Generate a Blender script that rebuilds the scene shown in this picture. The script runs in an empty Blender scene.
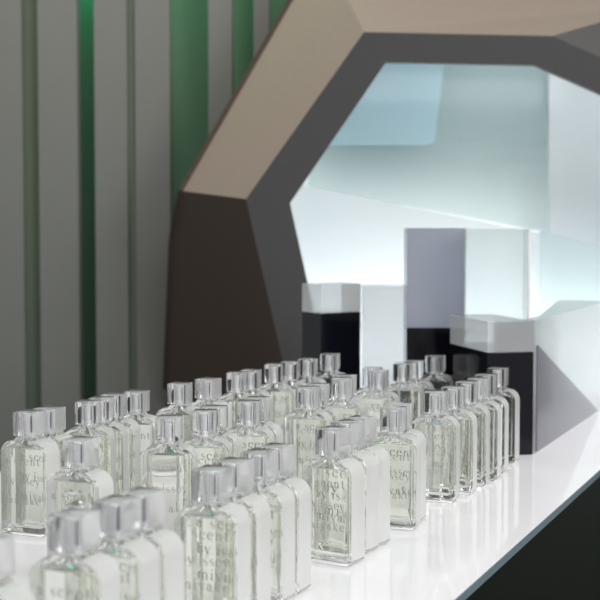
import bpy, bmesh, math, random
from mathutils import Vector, Matrix
random.seed(4)
S = bpy.context.scene
COL = S.collection

# ------------------------------------------------------------------ camera model (metres, table top is z = 0)
F = 1300.0; HOR = 230.0; HC = 0.346
TH = math.atan((300 - HOR) / F)
FW = Vector((0, math.cos(TH), -math.sin(TH))); UP = Vector((0, math.sin(TH), math.cos(TH)))
CAM = Vector((0, 0, HC))
def ray(px, py): return FW + Vector(((px - 300) / F, 0, 0)) + UP * ((300 - py) / F)
def atz(px, py, z):
    r = ray(px, py); return CAM + r * ((z - HC) / r.z)
def aty(px, py, Y):
    r = ray(px, py); return CAM + r * (Y / r.y)
def proj(p):
    d = Vector(p) - CAM; w = d.dot(FW)
    return 300 + F * d.x / w, 300 - F * d.dot(UP) / w

# ------------------------------------------------------------------ materials
def mat(name):
    m = bpy.data.materials.new(name); m.use_nodes = True
    nt = m.node_tree; nt.nodes.clear()
    return m, nt, nt.nodes.new('ShaderNodeOutputMaterial')
def principled(name, col, rough=0.5, metal=0.0, emit=None, estr=0.0, coat=0.0, noise=0.0, nscale=40, bump=0.0, spec=0.5):
    m, nt, out = mat(name)
    b = nt.nodes.new('ShaderNodeBsdfPrincipled'); nt.links.new(b.outputs[0], out.inputs[0])
    b.inputs['Base Color'].default_value = (*col, 1)
    b.inputs['Roughness'].default_value = rough; b.inputs['Metallic'].default_value = metal
    b.inputs['Specular IOR Level'].default_value = spec
    b.inputs['Coat Weight'].default_value = coat; b.inputs['Coat Roughness'].default_value = 0.04
    if emit: b.inputs['Emission Color'].default_value = (*emit, 1); b.inputs['Emission Strength'].default_value = estr
    if noise or bump:
        tc = nt.nodes.new('ShaderNodeTexCoord'); n = nt.nodes.new('ShaderNodeTexNoise')
        n.inputs['Scale'].default_value = nscale; n.inputs['Detail'].default_value = 5
        nt.links.new(tc.outputs['Object'], n.inputs['Vector'])
        if noise:
            r = nt.nodes.new('ShaderNodeMapRange')
            r.inputs['To Min'].default_value = 1 - noise; r.inputs['To Max'].default_value = 1 + noise
            nt.links.new(n.outputs['Fac'], r.inputs['Value'])
            mx = nt.nodes.new('ShaderNodeVectorMath'); mx.operation = 'SCALE'
            mx.inputs[0].default_value = col; nt.links.new(r.outputs[0], mx.inputs['Scale'])
            nt.links.new(mx.outputs[0], b.inputs['Base Color'])
        if bump:
            bp = nt.nodes.new('ShaderNodeBump'); bp.inputs['Strength'].default_value = bump; bp.inputs['Distance'].default_value = 0.001
            nt.links.new(n.outputs['Fac'], bp.inputs['Height']); nt.links.new(bp.outputs[0], b.inputs['Normal'])
    return m
def glass(name, col, ior=1.5, rough=0.0):
    m, nt, out = mat(name)
    g = nt.nodes.new('ShaderNodeBsdfGlass'); g.inputs['Color'].default_value = (*col, 1)
    g.inputs['IOR'].default_value = ior; g.inputs['Roughness'].default_value = rough
    nt.links.new(g.outputs[0], out.inputs[0]); return m
def frosted(name, col, tcol, mix, trans=0.5, spec_rough=0.15):
    """milky acrylic: diffuse + translucent scattering, partly see-through, with a gloss coat"""
    m, nt, out = mat(name)
    d = nt.nodes.new('ShaderNodeBsdfDiffuse'); d.inputs[0].default_value = (*col, 1)
    t = nt.nodes.new('ShaderNodeBsdfTranslucent'); t.inputs[0].default_value = (*col, 1)
    m1 = nt.nodes.new('ShaderNodeMixShader'); m1.inputs[0].default_value = trans
    nt.links.new(d.outputs[0], m1.inputs[1]); nt.links.new(t.outputs[0], m1.inputs[2])
    tr = nt.nodes.new('ShaderNodeBsdfTransparent'); tr.inputs[0].default_value = (*tcol, 1)
    m2 = nt.nodes.new('ShaderNodeMixShader'); m2.inputs[0].default_value = mix
    nt.links.new(m1.outputs[0], m2.inputs[1]); nt.links.new(tr.outputs[0], m2.inputs[2])
    gl = nt.nodes.new('ShaderNodeBsdfGlossy'); gl.inputs['Roughness'].default_value = spec_rough
    fr = nt.nodes.new('ShaderNodeFresnel'); fr.inputs[0].default_value = 1.35
    m3 = nt.nodes.new('ShaderNodeMixShader'); nt.links.new(fr.outputs[0], m3.inputs[0])
    nt.links.new(m2.outputs[0], m3.inputs[1]); nt.links.new(gl.outputs[0], m3.inputs[2])
    nt.links.new(m3.outputs[0], out.inputs[0]); return m

M_GLASS = glass('clear_glass', (0.995, 0.998, 0.995), 1.5)
M_LIQ = glass('pale_green_perfume', (0.991, 0.996, 0.974), 1.36/1.5)
M_LIQTOP = glass('perfume_surface', (0.99, 0.995, 0.97), 1.36)
M_CAP = glass('cap_acrylic', (0.992, 0.992, 0.996), 1.45, 0.02)
M_FROST = frosted('frosted_glass_side', (0.97, 0.975, 0.97), (0.97, 0.98, 0.97), 0.10, 0.45, 0.25)
M_CAPSIDE = frosted('satin_cap_side', (0.93, 0.93, 0.95), (0.98, 0.98, 0.99), 0.45, 0.5, 0.12)
M_PUMP = principled('pump_silver', (0.86, 0.86, 0.88), 0.3, 0.3, noise=0.04, nscale=300)
M_INK = principled('grey_ink', (0.42, 0.425, 0.42), 0.6, noise=0.05, nscale=500)
M_TABLE = principled('white_lit_acrylic', (0.65, 0.64, 0.67), 0.04, emit=(1, 0.985, 1.0), estr=0.25, noise=0.01, nscale=8, spec=0.6)
M_EDGE = principled('glass_edge_blue', (0.16, 0.21, 0.26), 0.12, noise=0.1, nscale=30)
M_BLACK = principled('black_lacquer', (0.004, 0.004, 0.004), 0.5, noise=0.1, nscale=20, spec=0.15)
M_BLKAC = principled('black_acrylic', (0.004, 0.004, 0.008), 0.12, noise=0.1, nscale=20, spec=0.35)
M_GLINT = principled('painted_glint', (0.9, 0.92, 0.92), 0.2, emit=(1, 1, 1), estr=0.05, noise=.02)  # faint glow painted in for light caught on edges
M_DARKLINE = principled('painted_dark_line', (0.06, 0.07, 0.10), 0.35, 0.3, noise=.05)
M_SLAT = principled('slat_paint', (0.235, 0.245, 0.228), 0.8, noise=0.05, nscale=6, bump=0.05)
M_GREENBACK = principled('recess_green_paint', (0.19, 0.30, 0.20), 0.8, noise=0.1, nscale=5)
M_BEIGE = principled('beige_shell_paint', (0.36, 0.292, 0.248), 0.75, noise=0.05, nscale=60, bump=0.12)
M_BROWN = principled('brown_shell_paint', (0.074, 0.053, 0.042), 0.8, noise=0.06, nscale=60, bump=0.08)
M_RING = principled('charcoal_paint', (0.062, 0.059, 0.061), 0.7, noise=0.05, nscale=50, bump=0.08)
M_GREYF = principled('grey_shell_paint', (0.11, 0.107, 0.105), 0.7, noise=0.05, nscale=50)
M_ALC = principled('alcove_white', (0.80, 0.84, 0.84), 0.7, noise=0.03, nscale=3)
M_FLOOR = principled('dark_floor', (0.02, 0.02, 0.022), 0.6, noise=0.2, nscale=10)

# ------------------------------------------------------------------ object helpers
def link(name, bm, m, parent=None, smooth=False, loc=None):
    bmesh.ops.recalc_face_normals(bm, faces=bm.faces[:]) if not getattr(bm, '_keep', False) else None
    return finish(name, bm, m, parent, smooth, loc)
def finish(name, bm, m, parent=None, smooth=False, loc=None):
    me = bpy.data.meshes.new(name); bm.to_mesh(me); bm.free()
    me.materials.append(m)
    if smooth:
        for p in me.polygons: p.use_smooth = True
        me.set_sharp_from_angle(angle=math.radians(32))
    o = bpy.data.objects.new(name, me); COL.objects.link(o)
    if parent: o.parent = parent
    if loc: o.location = loc
    return o
def empty(name, loc=(0, 0, 0), rz=0):
    o = bpy.data.objects.new(name, None); COL.objects.link(o)
    o.empty_display_size = 0.02; o.location = loc; o.rotation_euler = (0, 0, rz); return o
def tag(o, label=None, cat=None, group=None, kind=None):
    if label: o['label'] = label
    if cat: o['category'] = cat
    if group: o['group'] = group
    if kind: o['kind'] = kind
    return o
def box(bm, x0, x1, y0, y1, z0, z1, bevel=0.0, seg=2):
    t = bmesh.new()
    vs = [t.verts.new((x, y, z)) for x in (x0, x1) for y in (y0, y1) for z in (z0, z1)]
    for f in ((0,1,3,2),(4,6,7,5),(0,4,5,1),(2,3,7,6),(0,2,6,4),(1,5,7,3)): t.faces.new([vs[i] for i in f])
    bmesh.ops.recalc_face_normals(t, faces=t.faces[:])
    if bevel: bmesh.ops.bevel(t, geom=t.edges[:] , offset=bevel, segments=seg, affect='EDGES', profile=0.5)
    me = bpy.data.meshes.new('t'); t.to_mesh(me); t.free(); bm.from_mesh(me); bpy.data.meshes.remove(me)
def rings(bm, loops, cap0=True, cap1=True):
    """skin a list of equal-length closed loops"""
    R = [[bm.verts.new(p) for p in l] for l in loops]
    n = len(R[0])
    for a, b in zip(R, R[1:]):
        for i in range(n):
            bm.faces.new((a[i], a[(i+1) % n], b[(i+1) % n], b[i]))
    if cap0: bm.faces.new(R[0][::-1])
    if cap1: bm.faces.new(R[-1])
def rrect(hw, hd, r, z, k=6):
    r = min(r, hw*0.999, hd*0.999); pts = []
    for cx, cy, a0 in ((hw-r, hd-r, 0), (-hw+r, hd-r, 90), (-hw+r, -hd+r, 180), (hw-r, -hd+r, 270)):
        for i in range(k+1):
            a = math.radians(a0 + 90*i/k); pts.append((cx + r*math.cos(a), cy + r*math.sin(a), z))
    return pts
def circ(r, z, n=32): return [(r*math.cos(2*math.pi*i/n), r*math.sin(2*math.pi*i/n), z) for i in range(n)]
def prism_px(bm, pts, back):
    """closed slab from world points, pushed back along +y"""
    f = [bm.verts.new(p) for p in pts]; b = [bm.verts.new(Vector(p) + Vector((0, back, 0))) for p in pts]
    n = len(f); bm.faces.new(f); bm.faces.new(b[::-1])
    for i in range(n): bm.faces.new((f[i], b[i], b[(i+1) % n], f[(i+1) % n]))

# ------------------------------------------------------------------ lettering (serif strokes, x-height = 1)
TK, TN = 0.21, 0.07
def seg_stroke(bm, pts, wf):
    L = []
    for i, p in enumerate(pts):
        a = pts[max(0, i-1)]; b = pts[min(len(pts)-1, i+1)]
        dx, dy = b[0]-a[0], b[1]-a[1]; l = math.hypot(dx, dy) or 1
        t = (dx/l, dy/l); w = wf(i/(len(pts)-1), t)/2
        L.append(((p[0]-t[1]*w, p[1]+t[0]*w), (p[0]+t[1]*w, p[1]-t[0]*w)))
    V = [(bm.verts.new((l[0], l[1], 0)), bm.verts.new((r[0], r[1], 0))) for l, r in L]
    for (a, b), (c, d) in zip(V, V[1:]): bm.faces.new((a, b, d, c))
nib = lambda u, t: TN + (TK-TN)*abs(t[1])**1.4
def arc(cx, cy, rx, ry, a0, a1, n=18):
    return [(cx+rx*math.cos(math.radians(a0+(a1-a0)*i/n)), cy+ry*math.sin(math.radians(a0+(a1-a0)*i/n))) for i in range(n+1)]
def line(*p): return list(p)
def stem(bm, x, y0=0, y1=1): seg_stroke(bm, [(x, y0), (x, y1)], lambda u, t: TK)
def serif(bm, x, y, l=.2, r=.2): seg_stroke(bm, [(x-l, y), (x+r, y)], lambda u, t: TN)
def dot(bm, x, y, r=.12):
    c = [bm.verts.new((x+r*math.cos(i*.524), y+r*math.sin(i*.524), 0)) for i in range(12)]; bm.faces.new(c)
def glyph(bm, ch):
    """draws ch at the origin, returns its advance"""
    if ch == 'i': stem(bm, .25); serif(bm, .25, .03); serif(bm, .2, .97, .15, .1); dot(bm, .25, 1.42); return .5
    if ch in 'nm':
        x = .25; stem(bm, x); serif(bm, x, .03); serif(bm, x-.05, .97, .15, .1)
        for k in range(1 if ch == 'n' else 2):
            seg_stroke(bm, arc(x+.29, .62, .29, .36, 175, 0) + [(x+.58, .3), (x+.58, 0)], nib)
            x += .58; serif(bm, x, .03, .18, .2)
        return x+.25
    if ch == 't':
        seg_stroke(bm, [(.3, 1.35), (.3, .25)] + arc(.5, .25, .2, .23, 180, 320), nib); serif(bm, .34, .97, .26, .26); return .72
    if ch == 'c':
        seg_stroke(bm, arc(.5, .5, .4, .49, 40, 320, 26), nib); dot(bm, .78, .76, .11); return .92
    if ch == 'e':
        seg_stroke(bm, [(.14, .55), (.84, .55)], lambda u, t: TN)
        seg_stroke(bm, arc(.49, .5, .38, .49, 6, 320, 28), nib); return .95
    if ch == 'a':
        stem(bm, .62, .12, .7); seg_stroke(bm, arc(.40, .66, .22, .3, 160, 0), nib); dot(bm, .2, .72, .1)
        seg_stroke(bm, arc(.37, .29, .24, .27, 85, 330, 20), nib); seg_stroke(bm, [(.62, .62), (.37, .56)], lambda u, t: TN)
        seg_stroke(bm, arc(.72, .12, .10, .1, 180, 330, 8), nib); return .88
    if ch == 's':
        p = arc(.38, .73, .22, .24, 20, 270, 16) + arc(.38, .25, .26, .23, 90, -160, 16)[1:]
        seg_stroke(bm, p, lambda u, t: TN + (TK-TN)*math.exp(-((u-.5)/.2)**2)); serif(bm, .62, .82, .03, .03); return .76
    if ch == 'y':
        seg_stroke(bm, [(.15, .97), (.5, .02)], lambda u, t: TK); seg_stroke(bm, [(.82, .97), (.42, -.25), (.28, -.4), (.14, -.36)], lambda u, t: TN)
        serif(bm, .15, .97); serif(bm, .82, .97, .15, .15); dot(bm, .14, -.33, .09); return .95
    if ch == 'k':
        stem(bm, .25, 0, 1.5); serif(bm, .25, .03); serif(bm, .2, 1.47, .15, .1)
        seg_stroke(bm, [(.3, .42), (.78, .97)], lambda u, t: TN); seg_stroke(bm, [(.42, .58), (.82, .02)], lambda u, t: TK)
        serif(bm, .78, .97); serif(bm, .84, .03); return 1.0
    if ch == 'b':
        stem(bm, .25, 0, 1.5); serif(bm, .2, 1.47, .15, .1); seg_stroke(bm, arc(.48, .48, .34, .47, 150, -150, 24), nib); return .92
    return .45
def text_mesh(width, xh, baselines, y):
    bm = bmesh.new()
    for words, zb in baselines:
        t = bmesh.new(); adv = []
        for ch in words:
            t2 = bmesh.new(); adv.append(glyph(t2, ch)); t2.free()
        gap = (width/xh - sum(adv))/(len(words)-1); x = 0
        for ch, a in zip(words, adv):
            t2 = bmesh.new(); glyph(t2, ch)
            for v in t2.verts: v.co.x += x
            me = bpy.data.meshes.new('t'); t2.to_mesh(me); t2.free(); t.from_mesh(me); bpy.data.meshes.remove(me)
            x += a + gap
        for v in t.verts:
            v.co = Vector((-width/2 + v.co.x*xh, y, zb + v.co.y*xh))
        me = bpy.data.meshes.new('t'); t.to_mesh(me); t.free(); bm.from_mesh(me); bpy.data.meshes.remove(me)
    for f in bm.faces:
        if f.normal.y > 0: f.normal_flip()
    return bm

# ------------------------------------------------------------------ the perfume bottle
BW, BD, BH = 0.060, 0.032, 0.1125          # glass body
CW, CD, CZ0, CZ1 = 0.026, 0.030, 0.1132, 0.140   # cap block
def outline(off):
    """front silhouette of the slab, inset by off, counter-clockwise in x-z"""
    hw = BW/2 - off; rb = 0.006 - off*.5; rt = 0.0155 - off*.5; z0 = off; zs = 0.1078 - off; pts = []
    for i in range(7): a = math.radians(-90 + 90*i/6); pts.append((hw-rb+rb*math.cos(a), z0+rb+rb*math.sin(a)))
    for i in range(9): a = math.radians(83*i/8); pts.append((hw-rt+rt*math.cos(a), zs-rt+rt*math.sin(a)))
    pts.append((0.0120, zs+.0006)); pts.append((0.0095, BH-.0012-off)); pts.append((0.0085, BH-off))
    return pts + [(-x, z) for x, z in pts[::-1]]
def make_bottle():
    root = empty('perfume_bottle')
    bm = bmesh.new()
    rows = []
    for off, y in ((.0022, -BD/2), (.0009, -BD/2+.0004), (0, -BD/2+.0018), (0, BD/2-.0018), (.0009, BD/2-.0004), (.0022, BD/2)):
        rows.append([(x, y, z) for x, z in outline(off)])
    rings(bm, rows)
    bmesh.ops.recalc_face_normals(bm, faces=bm.faces[:])
    for f in bm.faces:
        n, c = f.normal, f.calc_center_median()
        if abs(n.y) < .5 and abs(n.x) > .15 and .006 < c.z < .1085: f.material_index = 1
    # hollow above the perfume: normals turned to face the air inside
    LV = .0985
    low = [rrect(.0190, .0085, .004, .0088), rrect(.0222, .0108, .005, .0096), rrect(.0232, .0115, .005, .0112), rrect(.0232, .0115, .005, LV)]
    air = [low[-1], rrect(.0222, .0113, .005, .1000), rrect(.0170, .0100, .006, .1020), rrect(.0100, .0080, .0079, .1050),
           rrect(.0065, .0064, .0063, .1075), rrect(.0060, .0060, .0059, .1105)]
    c = bmesh.new(); rings(c, air, cap0=True); bmesh.ops.recalc_face_normals(c, faces=c.faces[:])
    for f in c.faces: f.normal_flip()
    bmesh.ops.delete(c, geom=[f for f in c.faces if f.calc_center_median().z < LV + 1e-5], context='FACES_ONLY')
    me = bpy.data.meshes.new('t'); c.to_mesh(me); c.free(); bm.from_mesh(me); bpy.data.meshes.remove(me)
    body = finish('glass_body', bm, M_GLASS, root, True); body.data.materials.append(M_FROST)
    t = text_mesh(.046, .0062, (('a scent', .081), ('by issey', .0585), ('miyake', .0365)), -BD/2 - .00012)
    finish('lettering', t, M_INK, body)
    bm = bmesh.new(); rings(bm, low); bmesh.ops.recalc_face_normals(bm, faces=bm.faces[:])
    for f in bm.faces:
        if f.normal.z > .9 and f.calc_center_median().z > .09: f.material_index = 1
    finish('perfume', bm, M_LIQ, root, True).data.materials.append(M_LIQTOP)
    # pump: crimp collar, stem and nozzle head inside the cap
    bm = bmesh.new()
    rings(bm, [circ(r, z) for r, z in ((.0062, .11265), (.0062, .1165), (.0054, .1172), (.0054, .1290), (.0057, .1294), (.0057, .1352), (.0052, .1358))])
    pump = link('spray_pump', bm, M_PUMP, root, True)
    bm = bmesh.new(); b2 = [(.0010*math.cos(a*.524), .0010*math.sin(a*.524)) for a in range(12)]
    rings(bm, [[(x, y, .1325+z) for x, z in b2] for y in (-.0054, -.0062)])
    link('nozzle', bm, M_GLINT, pump, True)  # white glow stands in for the highlight dot on the nozzle
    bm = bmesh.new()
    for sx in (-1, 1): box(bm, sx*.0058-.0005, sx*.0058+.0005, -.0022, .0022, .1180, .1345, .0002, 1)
    link('dark_line_strip', bm, M_DARKLINE, pump)  # added dark strips imitating the internal reflection lines beside the bore
    # cap: solid clear block with a round bore
    bm = bmesh.new()
    box(bm, -CW/2, CW/2, -CD/2, CD/2, CZ0, CZ1, .0007, 2)
    bm.normal_update()
    for f in bm.faces:
        if abs(f.normal.x) > .9 or f.normal.z > .9: f.material_index = 1
    c = bmesh.new(); rings(c, [circ(.0067, CZ0+.0002), circ(.0067, .1368), circ(.0060, .1374)])
    bmesh.ops.recalc_face_normals(c, faces=c.faces[:])
    for f in c.faces: f.normal_flip()
    me = bpy.data.meshes.new('t'); c.to_mesh(me); c.free(); bm.from_mesh(me); bpy.data.meshes.remove(me)
    finish('cap', bm, M_CAP, root, True).data.materials.append(M_CAPSIDE)
    return root
PROTO = make_bottle()
FIRST = [True]
def dup(root):
    r = root.copy(); COL.objects.link(r)
    for ch in list(root.children):
        c = ch.copy(); COL.objects.link(c); c.parent = r
        for g in list(ch.children):
            d = g.copy(); COL.objects.link(d); d.parent = c
    return r

def yaw_from_width(T):
    best = min(range(2, 41), key=lambda a: abs(CW*math.cos(math.radians(a)) + CD*math.sin(math.radians(a)) - T))
    return best
# kind 'TL': front top-left corner of the cap in the photo, 'BR': back top-right corner; 4th: angle of the face to the line of sight
ROWS = [
 ('P', 'bottles in the near corner', [('BR', 14.5, 535, 34)]),
 ('G', 'blurred row at bottom left', [('TL', 48, 515, 33), ('BR', 141, 497, 32), ('BR', 166, 489, 31)]),
 ('C', 'row of four at bottom centre', [('TL', 191, 470, 26), ('BR', 254, 458.5, 26), ('BR', 279, 449.5, 25), ('BR', 295.6, 444, 25)]),
 ('B', 'row of three near the middle', [('TL', 315, 429, 31), ('BR', 365, 420.5, 28), ('BR', 377, 416.5, 27)]),
 ('D', 'pair between the two front rows', [('TL', 380, 408, 12), ('BR', 413, 403.5, 14)]),
 ('A', 'row of six along the front edge', [('TL', 423, 392.4, 11), ('TL', 441, 387.6, 12), ('TL', 455, 382.4, 12), ('TL', 467, 379, 12), ('TL', 475, 375, 13), ('BR', 509, 367.2, 14)]),
 ('E', 'row behind the row of three', [('TL', 295.3, 388, 14), ('BR', 330, 383, 14), ('TL', 331, 378, 12), ('BR', 357, 375.5, 14)]),
 ('F', 'far row before the tall block', [('TL', 362.4, 370, 8), ('BR', 389, 368.5, 10), ('TL', 393, 364, 8), ('BR', 424, 360, 10), ('BR', 445.6, 355, 16)]),
 ('H', 'far row before the black-based block', [('TL', 264, 365, 8), ('TL', 280, 362.5, 10), ('BR', 318, 358, 14), ('BR', 340, 353, 16)]),
 ('I', 'pair before the brown frame leg', [('TL', 226, 373.3, 10), ('BR', 261.7, 369, 14)]),
 ('J', 'pair left of the brown frame leg', [('TL', 167, 384, 20), ('BR', 221.7, 377.8, 30)]),
 ('K', 'middle line of bottles', [('TL', 155, 418.3, 10), ('TL', 191, 411, 9), ('BR', 228.3, 406.7, 12), ('TL', 235, 402, 12), ('BR', 270, 397, 14)]),
 ('L', 'leftmost pair by the wall', [('TL', 12.5, 411.7, 34), ('BR', 66, 407.5, 32)]),
 ('M', 'row by the slatted wall', [('TL', 74.7, 401, 14), ('TL', 88, 399, 14), ('BR', 127.5, 395.5, 16), ('BR', 150, 391.3, 18)]),
 ('N', 'single bottle before the wall row', [('TL', 60, 440, 33)]),
]
LABELS = {
 'P': ['blurred clear perfume bottle cut off by the bottom-left corner of the photo'],
 'G': ['large blurred perfume bottle with the biggest whole cap, at bottom left',
       'second blurred perfume bottle in the row at bottom left, behind the largest',
       'rearmost blurred perfume bottle in the three-bottle row at bottom left'],
 'C': ['front perfume bottle of the tight four-bottle row at bottom centre',
       'second perfume bottle of the tight four-bottle row at bottom centre',
       'third perfume bottle of the tight four-bottle row at bottom centre',
       'rearmost perfume bottle of the tight four-bottle row at bottom centre'],
 'B': ['sharp perfume bottle with full grey lettering, front of the three in the middle',
       'middle perfume bottle of the tight three-bottle row in mid-photo',
       'rearmost perfume bottle of the tight three-bottle row in mid-photo'],
 'D': ['front perfume bottle of the pair just left of the six-bottle front-edge row',
       'back perfume bottle of the pair just left of the six-bottle front-edge row'],
 'A': ['first and largest bottle of the six-bottle row along the counter front edge',
       'second bottle from the front of the six-bottle row along the counter front edge',
       'third bottle from the front of the six-bottle row along the counter front edge',
       'fourth bottle from the front of the six-bottle row along the counter front edge',
       'fifth bottle from the front of the six-bottle row along the counter front edge',
       'rearmost bottle of the six-bottle front-edge row, against the right black-fronted block'],
 'E': ['front perfume bottle of the row directly behind the sharp three-bottle row',
       'second perfume bottle of the row directly behind the sharp three-bottle row',
       'third bottle behind the sharp three-bottle row, with a large bright cap',
       'rearmost bottle behind the sharp three-bottle row, mostly hidden by the bright cap'],
 'F': ['front bottle of the far row leading to the tall grey block',
       'second bottle of the far row leading to the tall grey block',
       'third bottle of the far row leading to the tall grey block',
       'fourth bottle of the far row, partly before the tall block black base',
       'rearmost dim bottle standing right before the tall grey block black base'],
 'H': ['front bottle of the far row leading to the left black-based block',
       'second bottle of the far row leading to the left black-based block',
       'third bottle of the far row leading to the left black-based block',
       'rearmost dim bottle standing right before the left black-based block'],
 'I': ['front bottle of the pair standing before the brown frame leg',
       'back bottle of the pair standing before the brown frame leg'],
 'J': ['front bottle of the pair at the left foot of the brown frame leg',
       'back wide-capped bottle of the pair at the left foot of the brown leg'],
 'K': ['lone bottle between the blurred bottom-left row and the frame-leg pair, facing straight ahead',
       'front bottle of the pair standing behind the four-bottle row front end',
       'mostly hidden back bottle of the pair behind the four-bottle row front end',
       'front bottle of the pair behind the four-bottle row rear end',
       'back bottle of the pair behind the four-bottle row rear end'],
 'L': ['leftmost sharp bottle, front one of the pair at the left edge by the slatted wall',
       'back bottle of the pair at the left edge, close behind the leftmost sharp one'],
 'M': ['front bottle of the four-bottle row under the green wall slot',
       'second bottle of the four-bottle row under the green wall slot',
       'third bottle of the four-bottle row under the green wall slot',
       'rearmost bottle of the row before the slatted wall, with a tall clear cap'],
 'N': ['single bottle between the leftmost pair and the blurred bottom-left row'],
}
def corners(x, y, psi, m=0.0):
    c, s = math.cos(psi), math.sin(psi)           # local +y -> (s, c), local +x -> (c, -s)
    hw, hd = BW/2+m, BD/2+m
    return [(x + a*c + b*s, y - a*s + b*c) for a, b in ((-hw,-hd),(hw,-hd),(hw,hd),(-hw,hd))]
def sat(A, B):
    for P in (A, B):
        for i in range(2):
            ex, ey = P[i+1][0]-P[i][0], P[i+1][1]-P[i][1]; nx, ny = -ey, ex
            a = [p[0]*nx+p[1]*ny for p in A]; b = [p[0]*nx+p[1]*ny for p in B]
            if max(a) <= min(b) or max(b) <= min(a): return False
    return True
placed = []
for key, grp, items in ROWS:
    for i, (kind, px, py, a) in enumerate(items):
        P = atz(px, py, CZ1)
        psi = math.atan2(P.x, P.y) + math.radians(a)
        c, s = math.cos(psi), math.sin(psi)
        lx, ly = (-CW/2, -CD/2) if kind == 'TL' else (CW/2, CD/2)
        x, y = P.x - (lx*c + ly*s), P.y - (-lx*s + ly*c)
        placed.append([key, i, x, y, psi])
# keep neighbours from touching: slide the farther one back along its own line of sight
for it in range(400):
    hit = 0
    for a in range(len(placed)):
        for b in range(a+1, len(placed)):
            A, B = placed[a], placed[b]
            if abs(A[2]-B[2]) + abs(A[3]-B[3]) > .15: continue
            if sat(corners(*A[2:], .0006), corners(*B[2:], .0006)):
                hit += 1
                far, near = (A, B) if A[3] > B[3] else (B, A)
                l = math.hypot(far[2], far[3])
                for o, sgn in ((far, 1.0), (near, -0.6)):
                    l = math.hypot(o[2], o[3]); o[2] += sgn*o[2]/l*.001; o[3] += sgn*o[3]/l*.001
    if not hit: break
print('relax', it, hit)
for key, i, x, y, psi in placed:
    o = PROTO if FIRST[0] else dup(PROTO); FIRST[0] = False
    o.location = (x, y, 0.0); o.rotation_euler = (0, 0, -psi)
    tag(o, LABELS[key][i], 'perfume bottle', 'perfume bottles in rows on the white counter')

# ------------------------------------------------------------------ the counter
PH = math.atan((870 - 300) * math.cos(TH) / F)
U = Vector((math.sin(PH), math.cos(PH), 0)); V = Vector((math.cos(PH), -math.sin(PH), 0))   # along the rows / towards the front edge
e0 = atz(455, 600, 0); b0 = atz(70, 452, 0)
vf = e0.dot(V); vb = b0.dot(V)
e1 = atz(600, 470, 0); 
DIR = (e1 - e0).normalized()
YE = 2.70
def edge_at(p, d, Y): return p + d * ((Y - p.y) / d.y)
near = 0.25
poly = [edge_at(e0, DIR, near), edge_at(e0, DIR, YE), edge_at(b0, U, YE), edge_at(b0, U, near)]
counter = empty('display_counter', (0, 1.5, -.9))
tag(counter, 'long glowing white glass-topped counter with a black front, carrying all the bottles', 'counter')
def slab(pts, z0, z1):
    bm = bmesh.new(); rings(bm, [[(p.x, p.y - 1.5, z + .9) for p in pts] for z in (z0, z1)]); return bm
def inset(pts, d):
    c = sum(pts, Vector())/len(pts); n = len(pts); out = []
    for i in range(n):
        p0, p1, p2 = pts[i-1], pts[i], pts[(i+1) % n]
        n1 = Vector((-(p1-p0).y, (p1-p0).x, 0)).normalized(); n2 = Vector((-(p2-p1).y, (p2-p1).x, 0)).normalized()
        if n1.dot(c-p1) < 0: n1 = -n1
        if n2.dot(c-p1) < 0: n2 = -n2
        b = n1 + n2; out.append(p1 + b * (d / (b.dot(n1))))
    return out
link('top_panel', slab(inset(poly, .0012), -.0005, 0), M_TABLE, counter)
link('glass_edge', slab(poly, -.009, -.0005), M_EDGE, counter)
link('cabinet', slab(inset(poly, .004), -.9, -.009), M_BLACK, counter)

# ------------------------------------------------------------------ the setting
bm = bmesh.new(); box(bm, -4, 5, -1.5, 5.0, -.94, -.90); tag(link('floor', bm, M_FLOOR), 'dark shop floor', kind='structure')
WY = 3.25
bm = bmesh.new(); box(bm, -2.2, 2.4, WY+.12, WY+.18, -.9, 2.2); tag(link('wall_back', bm, M_GREENBACK), 'green recessed wall behind the slats', kind='structure')
X = lambda px, Y=WY: (px-300)/F*Y
SL = [(-260, -215), (-205, -165), (-150, -110), (-95, -60), (-45, 24), (39.5, 79), (95.5, 128.5), (136, 171), (209, 233), (254, 270), (300, 340), (360, 400)]
for n, (a, b) in enumerate(SL):
    bm = bmesh.new(); box(bm, X(a), X(b), WY, WY+.05, -.9, 2.2, .002, 1)
    tag(link('trim_%d' % (n+1), bm, M_SLAT), 'grey-beige vertical wall slat', kind='structure')

M_SOFT = principled('muted_green_strip', (0.155, 0.20, 0.15), 0.8, noise=.04, nscale=6)
for n, (a, b, d) in enumerate([(23, 40.5, .03), (128, 136.5, .012)]):
    bm = bmesh.new(); box(bm, X(a)+.0005, X(b)-.0005, WY+d, WY+.05, -.9, 2.2, .001, 1)
    tag(link('trim_%d' % (len(SL)+n+1), bm, M_SOFT), 'muted green strip set back between wall slats', kind='structure')

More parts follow.
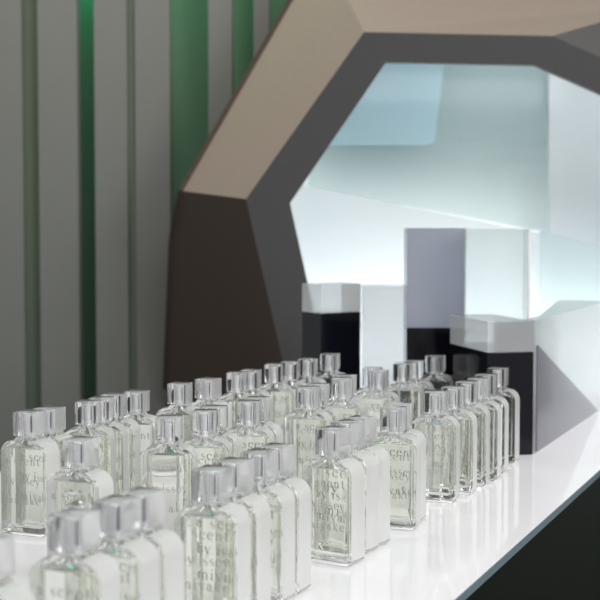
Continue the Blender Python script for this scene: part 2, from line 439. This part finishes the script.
# ------------------------------------------------------------------ faceted frame
RY, OY = 2.76, 3.23
def P2(px, py, Y): return aty(px, py, Y)
frame = empty('faceted_frame', (0, RY, -.9))
tag(frame, 'big faceted polygonal frame, beige above and dark brown below, around the glowing opening', 'frame')
def facet(name, pts, m, label=None, thick=0.012):
    bm = bmesh.new()
    c = sum((Vector(p) for p in pts), Vector())/len(pts)
    f = [bm.verts.new(Vector(p) - frame.location) for p in pts]
    for i in range(1, len(f)-1): bm.faces.new((f[0], f[i], f[i+1]))
    bmesh.ops.recalc_face_normals(bm, faces=bm.faces[:])
    fs = bm.faces[:]
    n = sum((x.normal for x in fs), Vector())
    if n.dot(CAM - c) < 0:
        for x in fs: x.normal_flip()
    o = finish(name, bm, m, frame)
    if label: o['label'] = label
    md = o.modifiers.new('thick', 'SOLIDIFY'); md.thickness = thick; md.offset = -1
    return o
def onplane(px, py, a, b, c):
    n = (b-a).cross(c-a); r = ray(px, py); return CAM + r * ((a-CAM).dot(n) / r.dot(n))
A = P2(246, 199, RY); Bv = P2(364, 32, RY); D = P2(183, 191, OY)
Vv = onplane(322.5, -51, A, Bv, D)
Q2 = P2(167, 390, 3.20); R1 = P2(283, 362, RY)
D = onplane(183, 191, A, R1, Q2); Q1 = onplane(173.5, 240, A, D, Q2); Vv = onplane(322.5, -51, A, Bv, D)
print('D', D, Vv); R2 = A + (R1-A)*2.7; Q3 = onplane(161, 560, A, D, Q2); 
bk = lambda p: Vector((p.x + .01, WY - .003, p.z))
T1 = P2(552, 36, RY); T2 = P2(650, 8, 2.95); T3 = P2(720, 110, RY); W = onplane(680, -90, Bv, Vv, T2); W2 = P2(860, 60, OY)
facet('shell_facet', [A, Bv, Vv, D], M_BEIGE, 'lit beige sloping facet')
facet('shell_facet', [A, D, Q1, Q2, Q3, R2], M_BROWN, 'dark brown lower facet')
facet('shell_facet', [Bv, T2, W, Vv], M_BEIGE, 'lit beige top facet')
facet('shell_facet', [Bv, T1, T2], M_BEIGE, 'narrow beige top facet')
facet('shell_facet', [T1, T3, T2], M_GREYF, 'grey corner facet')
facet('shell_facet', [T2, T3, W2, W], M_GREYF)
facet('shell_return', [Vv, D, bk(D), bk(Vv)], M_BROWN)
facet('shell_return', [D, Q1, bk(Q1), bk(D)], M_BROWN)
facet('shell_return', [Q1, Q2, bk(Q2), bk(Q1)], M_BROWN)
# front ring with opening
outer = [R2, R1, A, Bv, T1, T3, P2(800, 260, RY), P2(780, 640, RY)]
inner = [P2(386, 640, RY), P2(325, 362, RY), P2(290, 203, RY), P2(386, 62, RY), P2(535, 65, RY), P2(655, 118, RY), P2(735, 260, RY), P2(720, 640, RY)]
bm = bmesh.new()
O = [bm.verts.new(p - frame.location) for p in outer]; I = [bm.verts.new(p - frame.location) for p in inner]
O2 = [bm.verts.new(p - frame.location + Vector((0, .02, 0))) for p in outer]; I2 = [bm.verts.new(p - frame.location + Vector((0, .02, 0))) for p in inner]
for k in range(len(O)-1):
    bm.faces.new((O[k], O[k+1], I[k+1], I[k])); bm.faces.new((O2[k], I2[k], I2[k+1], O2[k+1]))
    bm.faces.new((I[k], I[k+1], I2[k+1], I2[k])); bm.faces.new((O[k], O2[k], O2[k+1], O[k+1]))
link('front_ring', bm, M_RING, frame)['label'] = 'charcoal front face around the opening'

# alcove behind the opening
AY = 3.19
alc = bmesh.new()
front = [(-.06, 2.785, -.30), (1.15, 2.785, -.30), (1.15, 2.785, .72), (-.06, 2.785, .72)]
pts0 = [(-.055, -.3), (1.0, -.3), (1.0, .30), (.86, .56), (.6, .70), (.13, .735), (-.055, .43)]
pts1 = [(-.075, -.3), (1.2, -.3), (1.2, .35), (1.0, .75), (.62, .90), (.10, .90), (-.075, .56)]
a = [alc.verts.new((x, 2.785, z)) for x, z in pts0]; b = [alc.verts.new((x, AY, z)) for x, z in pts1]
for i in range(7): alc.faces.new((a[i], a[(i+1) % 7], b[(i+1) % 7], b[i]))
alc.faces.new(b)
tag(link('wall_alcove', alc, M_ALC), 'white lit niche behind the opening', kind='structure')

# ------------------------------------------------------------------ niche panels
M_BLUE = frosted('blue_pane', (0.60, 0.74, 0.80), (0.86, 0.95, 0.98), 0.6)
M_TEAL2 = frosted('pale_teal_pane', (0.66, 0.74, 0.75), (0.90, 0.95, 0.95), 0.5)
def light_fade_film(name, col, z0, z1):  # opacity fade paints the niche's light falloff into the pane
    m = frosted(name, col, (0.95, 0.97, 0.97), 0.5); nt = m.node_tree
    mixes = [n for n in nt.nodes if n.type == 'MIX_SHADER']
    tc = nt.nodes.new('ShaderNodeTexCoord'); sp = nt.nodes.new('ShaderNodeSeparateXYZ'); mr = nt.nodes.new('ShaderNodeMapRange')
    mr.interpolation_type = 'SMOOTHSTEP'
    nt.links.new(tc.outputs['Object'], sp.inputs[0]); nt.links.new(sp.outputs['Z'], mr.inputs['Value'])
    mr.inputs['From Min'].default_value = z0; mr.inputs['From Max'].default_value = z1
    mr.inputs['To Min'].default_value = 1.0; mr.inputs['To Max'].default_value = 0.3
    nt.links.new(mr.outputs[0], mixes[1].inputs[0]); return m
M_FADE = light_fade_film('painted_light_fade', (0.55, 0.66, 0.67), HC+(230-215)*3.12/F, HC+(230-70)*3.12/F)
M_MILK = frosted('milky_pane', (0.86, 0.88, 0.90), (0.96, 0.98, 0.99), 0.45)
M_MILK2 = frosted('milky_block', (0.90, 0.91, 0.92), (0.96, 0.97, 0.98), 0.45)
M_GREYAC = frosted('grey_acrylic', (0.58, 0.60, 0.70), (0.75, 0.76, 0.82), 0.18)
M_REFRACT = frosted('painted_refraction', (0.68, 0.66, 0.76), (0.93, 0.92, 0.96), 0.5)
M_CLR = frosted('clear_acrylic', (0.78, 0.84, 0.85), (0.97, 0.99, 0.99), 0.72)
M_CLRT = frosted('hazy_acrylic', (0.88, 0.89, 0.92), (0.95, 0.96, 0.97), 0.5)
def pane(name, label, pxs, Y, m, th=.006, edge=None):
    bm = bmesh.new(); prism_px(bm, [P2(x, y, Y) for x, y in pxs], th)
    o = tag(link(name, bm, m), label, 'glass panel')
    if edge:
        bm = bmesh.new(); prism_px(bm, [P2(x, y, Y) for x, y in edge], th)
        link('painted_glint', bm, M_GLINT, o)['label'] = 'bright strip painted as light caught on the pane edge'
    return o
pane('glass_panel', 'pale blue panel with a rounded corner at the niche top left', [(330, 145), (429, 145), (433, 143), (435, 139), (446, 52), (330, 52)], 3.05, M_BLUE)
pane('glass_panel', 'teal-grey panel with the niche light falloff painted in, across the top centre', [(300, 230), (548, 230), (548, 52), (330, 52)], 3.12, M_FADE)
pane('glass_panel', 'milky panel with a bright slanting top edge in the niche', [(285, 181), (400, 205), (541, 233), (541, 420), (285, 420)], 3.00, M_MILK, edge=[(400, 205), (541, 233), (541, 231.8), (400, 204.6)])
pane('glass_panel', 'tall milky panel along the niche right side', [(549, 60), (650, 60), (650, 460), (549, 460)], 3.08, M_MILK)
pane('glass_panel', 'low teal panel at the niche right, below the bright area', [(541, 230), (640, 258), (640, 322), (541, 322)], 2.95, M_TEAL2)

# ------------------------------------------------------------------ display blocks on the counter
def block(label, px0, px1, Y, ztop, zsplit, depth, rz, mtop, corner=None, name='display_block'):
    x0, x1 = (px0-300)/F*Y, (px1-300)/F*Y
    w = x1-x0
    r = empty(name, ((x0+x1)/2, Y, 0)); tag(r, label, 'display block')
    if rz:   # turned block: near vertical edge at pixel 'corner'
        xc = (corner-300)/F*Y
        al, be = xc-x0, x1-xc
        r.location = (xc, Y, 0); r.rotation_euler = (0, 0, rz)
        wx = be/math.cos(rz); wy = al/math.sin(rz)
        bx = (0, wx, 0, wy)
    else: bx = (-w/2, w/2, 0, depth)
    bm = bmesh.new(); box(bm, bx[0], bx[1], bx[2], bx[3], 0, zsplit, .0008, 2); o = link('black_base', bm, M_BLKAC, r); o['label'] = 'glossy black base'
    bm = bmesh.new(); box(bm, bx[0], bx[1], bx[2], bx[3], zsplit+.0002, ztop, .0008, 2); o = link('acrylic_top', bm, mtop, r); o['label'] = 'see-through acrylic upper part'
    return r
zt = lambda py, Y: HC - (py-HOR)*Y/F
RB = 13
block('short acrylic block with a black lower half, at the niche left', 302, 362, 2.32, zt(284.5, 2.32), zt(313.5, 2.32), .08, math.radians(34), M_CLRT, 321)
block('tall grey acrylic block with a black base, in the middle', 407, 465, 2.27, zt(228, 2.27), zt(328, 2.27), .07, 0, M_GREYAC)
block('low acrylic block with a black front, at the end of the front-edge row', 463, 536.5, 1.972, zt(322, 1.972), zt(353, 1.972), .07, math.radians(RB), M_CLRT, 488)
# milky plinth behind the right block, its right face running back along the counter
YR = 1.972 + (536.5-488)/F*1.972*math.tan(math.radians(RB))
c0 = aty(534.2, 400, YR); c0.z = 0
pA = c0 + U*.004; pB = c0 + U*.62
hb = Vector((-math.sin(math.radians(RB)), math.cos(math.radians(RB)), 0)); q1 = pA + hb*.04
L = [pA, pB, pB - V*.10, q1 + U*.10, q1]
rings((bm := bmesh.new()), [[(p.x-c0.x, p.y-c0.y, z) for p in L] for z in (0, zt(321, YR))])
pl = link('plinth', bm, M_MILK2, loc=c0); tag(pl, 'long milky acrylic plinth running back at the right, behind the black-fronted block', 'plinth')
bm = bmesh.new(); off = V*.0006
refr_tri = [pA + off + U*.003 + Vector((0, 0, .004)), pA + off + U*.50 + Vector((0, 0, .004)), pA + off + U*.003 + Vector((0, 0, zt(346, YR)))]  # added sheet, its colour imitates the dark refraction inside the plinth
rings(bm, [[p - c0 + V*k for p in refr_tri] for k in (0, .003)])
tag(link('refraction_sheet', bm, M_REFRACT, loc=c0), 'added violet-grey triangle standing in for dark refraction inside the milky plinth', 'panel')
bm = bmesh.new(); box(bm, -.052, .052, 0, .04, 0, zt(229, 2.2), .001, 2)
cb = link('acrylic_block', bm, M_CLR, loc=((497-300)/F*2.2, 2.2, 0)); eb = bmesh.new(); box(eb, .0525, .0565, -.001, .02, 0, zt(229, 2.2), .0005, 1); link('painted_glint', eb, M_GLINT, cb)['label'] = 'bright strip painted as light caught on the pane edge'
tag(cb, 'clear acrylic block rising behind the black-fronted block, beside the tall grey block', 'display block')
bm = bmesh.new(); box(bm, -.045, .045, 0, .08, 0, zt(286, 2.45), .001, 2)
cb = link('acrylic_block', bm, M_MILK2, loc=((386-300)/F*2.45, 2.45, 0)); tag(cb, 'milky white block between the short block and the tall grey block', 'display block')

# ------------------------------------------------------------------ light
def area(name, loc, tgt, size, power, col, sy=None):
    l = bpy.data.lights.new(name, 'AREA'); l.energy = power; l.color = col; l.size = size
    if sy: l.shape = 'RECTANGLE'; l.size_y = sy
    o = bpy.data.objects.new(name, l); COL.objects.link(o); o.location = loc
    o.rotation_euler = (Vector(tgt)-Vector(loc)).to_track_quat('-Z', 'Y').to_euler(); return o
area('frame_spot', (-.75, 2.75, 1.9), (.0, 3.0, .6), 0.3, 5.5, (1.0, .86, .72))
area('niche_light', (.5, 3.02, -.2), (.5, 3.19, .3), 1.1, 4.5, (.97, .99, 1.0), .25)
area('niche_front_light', (.45, 2.80, .05), (.5, 3.19, .35), .9, 3.2, (.97, .99, 1.0), .12)
area('niche_top_light', (.42, 2.86, .70), (.42, 3.19, .25), .8, 1.0, (.98, .99, 1.0), .1)
area('green_slot_light', (-.538, WY+.085, 1.08), (-.538, WY+.085, 0), .05, .24, (.05, 1.0, .55), .05)
area('green_slot_light', (-.50, WY+.085, 1.5), (-.50, WY+.085, 0), 1.1, 9, (.15, 1.0, .55), .05)
area('shop_ceiling_light', (.6, .9, 2.2), (.2, 1.6, 0), 1.2, 13, (1.0, .98, .95))

area('added_side_light', (1.7, .5, 1.3), (.0, 1.4, 0), 1.3, 33, (1.0, .99, .97))  # added unseen fill lamp that brightens the bottles' right sides
w = bpy.data.worlds.new('shop'); S.world = w; w.use_nodes = True
bg = w.node_tree.nodes['Background']; bg.inputs[0].default_value = (.98, 1.0, .98, 1); bg.inputs[1].default_value = .48

# ------------------------------------------------------------------ camera and output look
cd = bpy.data.cameras.new('camera'); cam = bpy.data.objects.new('camera', cd); COL.objects.link(cam)
cam.location = CAM; cam.rotation_euler = (math.pi/2 - TH, 0, 0)
cd.sensor_width = 36; cd.lens = F/600*36; cd.clip_start = .02; cd.clip_end = 50
cd.dof.use_dof = True; cd.dof.focus_distance = 1.50; cd.dof.aperture_fstop = 9
S.camera = cam
S.view_settings.view_transform = 'Standard'; S.view_settings.look = 'None'
S.cycles.max_bounces = 28; S.cycles.transmission_bounces = 28; S.cycles.glossy_bounces = 10; S.cycles.diffuse_bounces = 4
S.cycles.transparent_max_bounces = 16
S.cycles.caustics_refractive = True; S.cycles.caustics_reflective = True
S.cycles.sample_clamp_indirect = 8; S.cycles.blur_glossy = 0.2
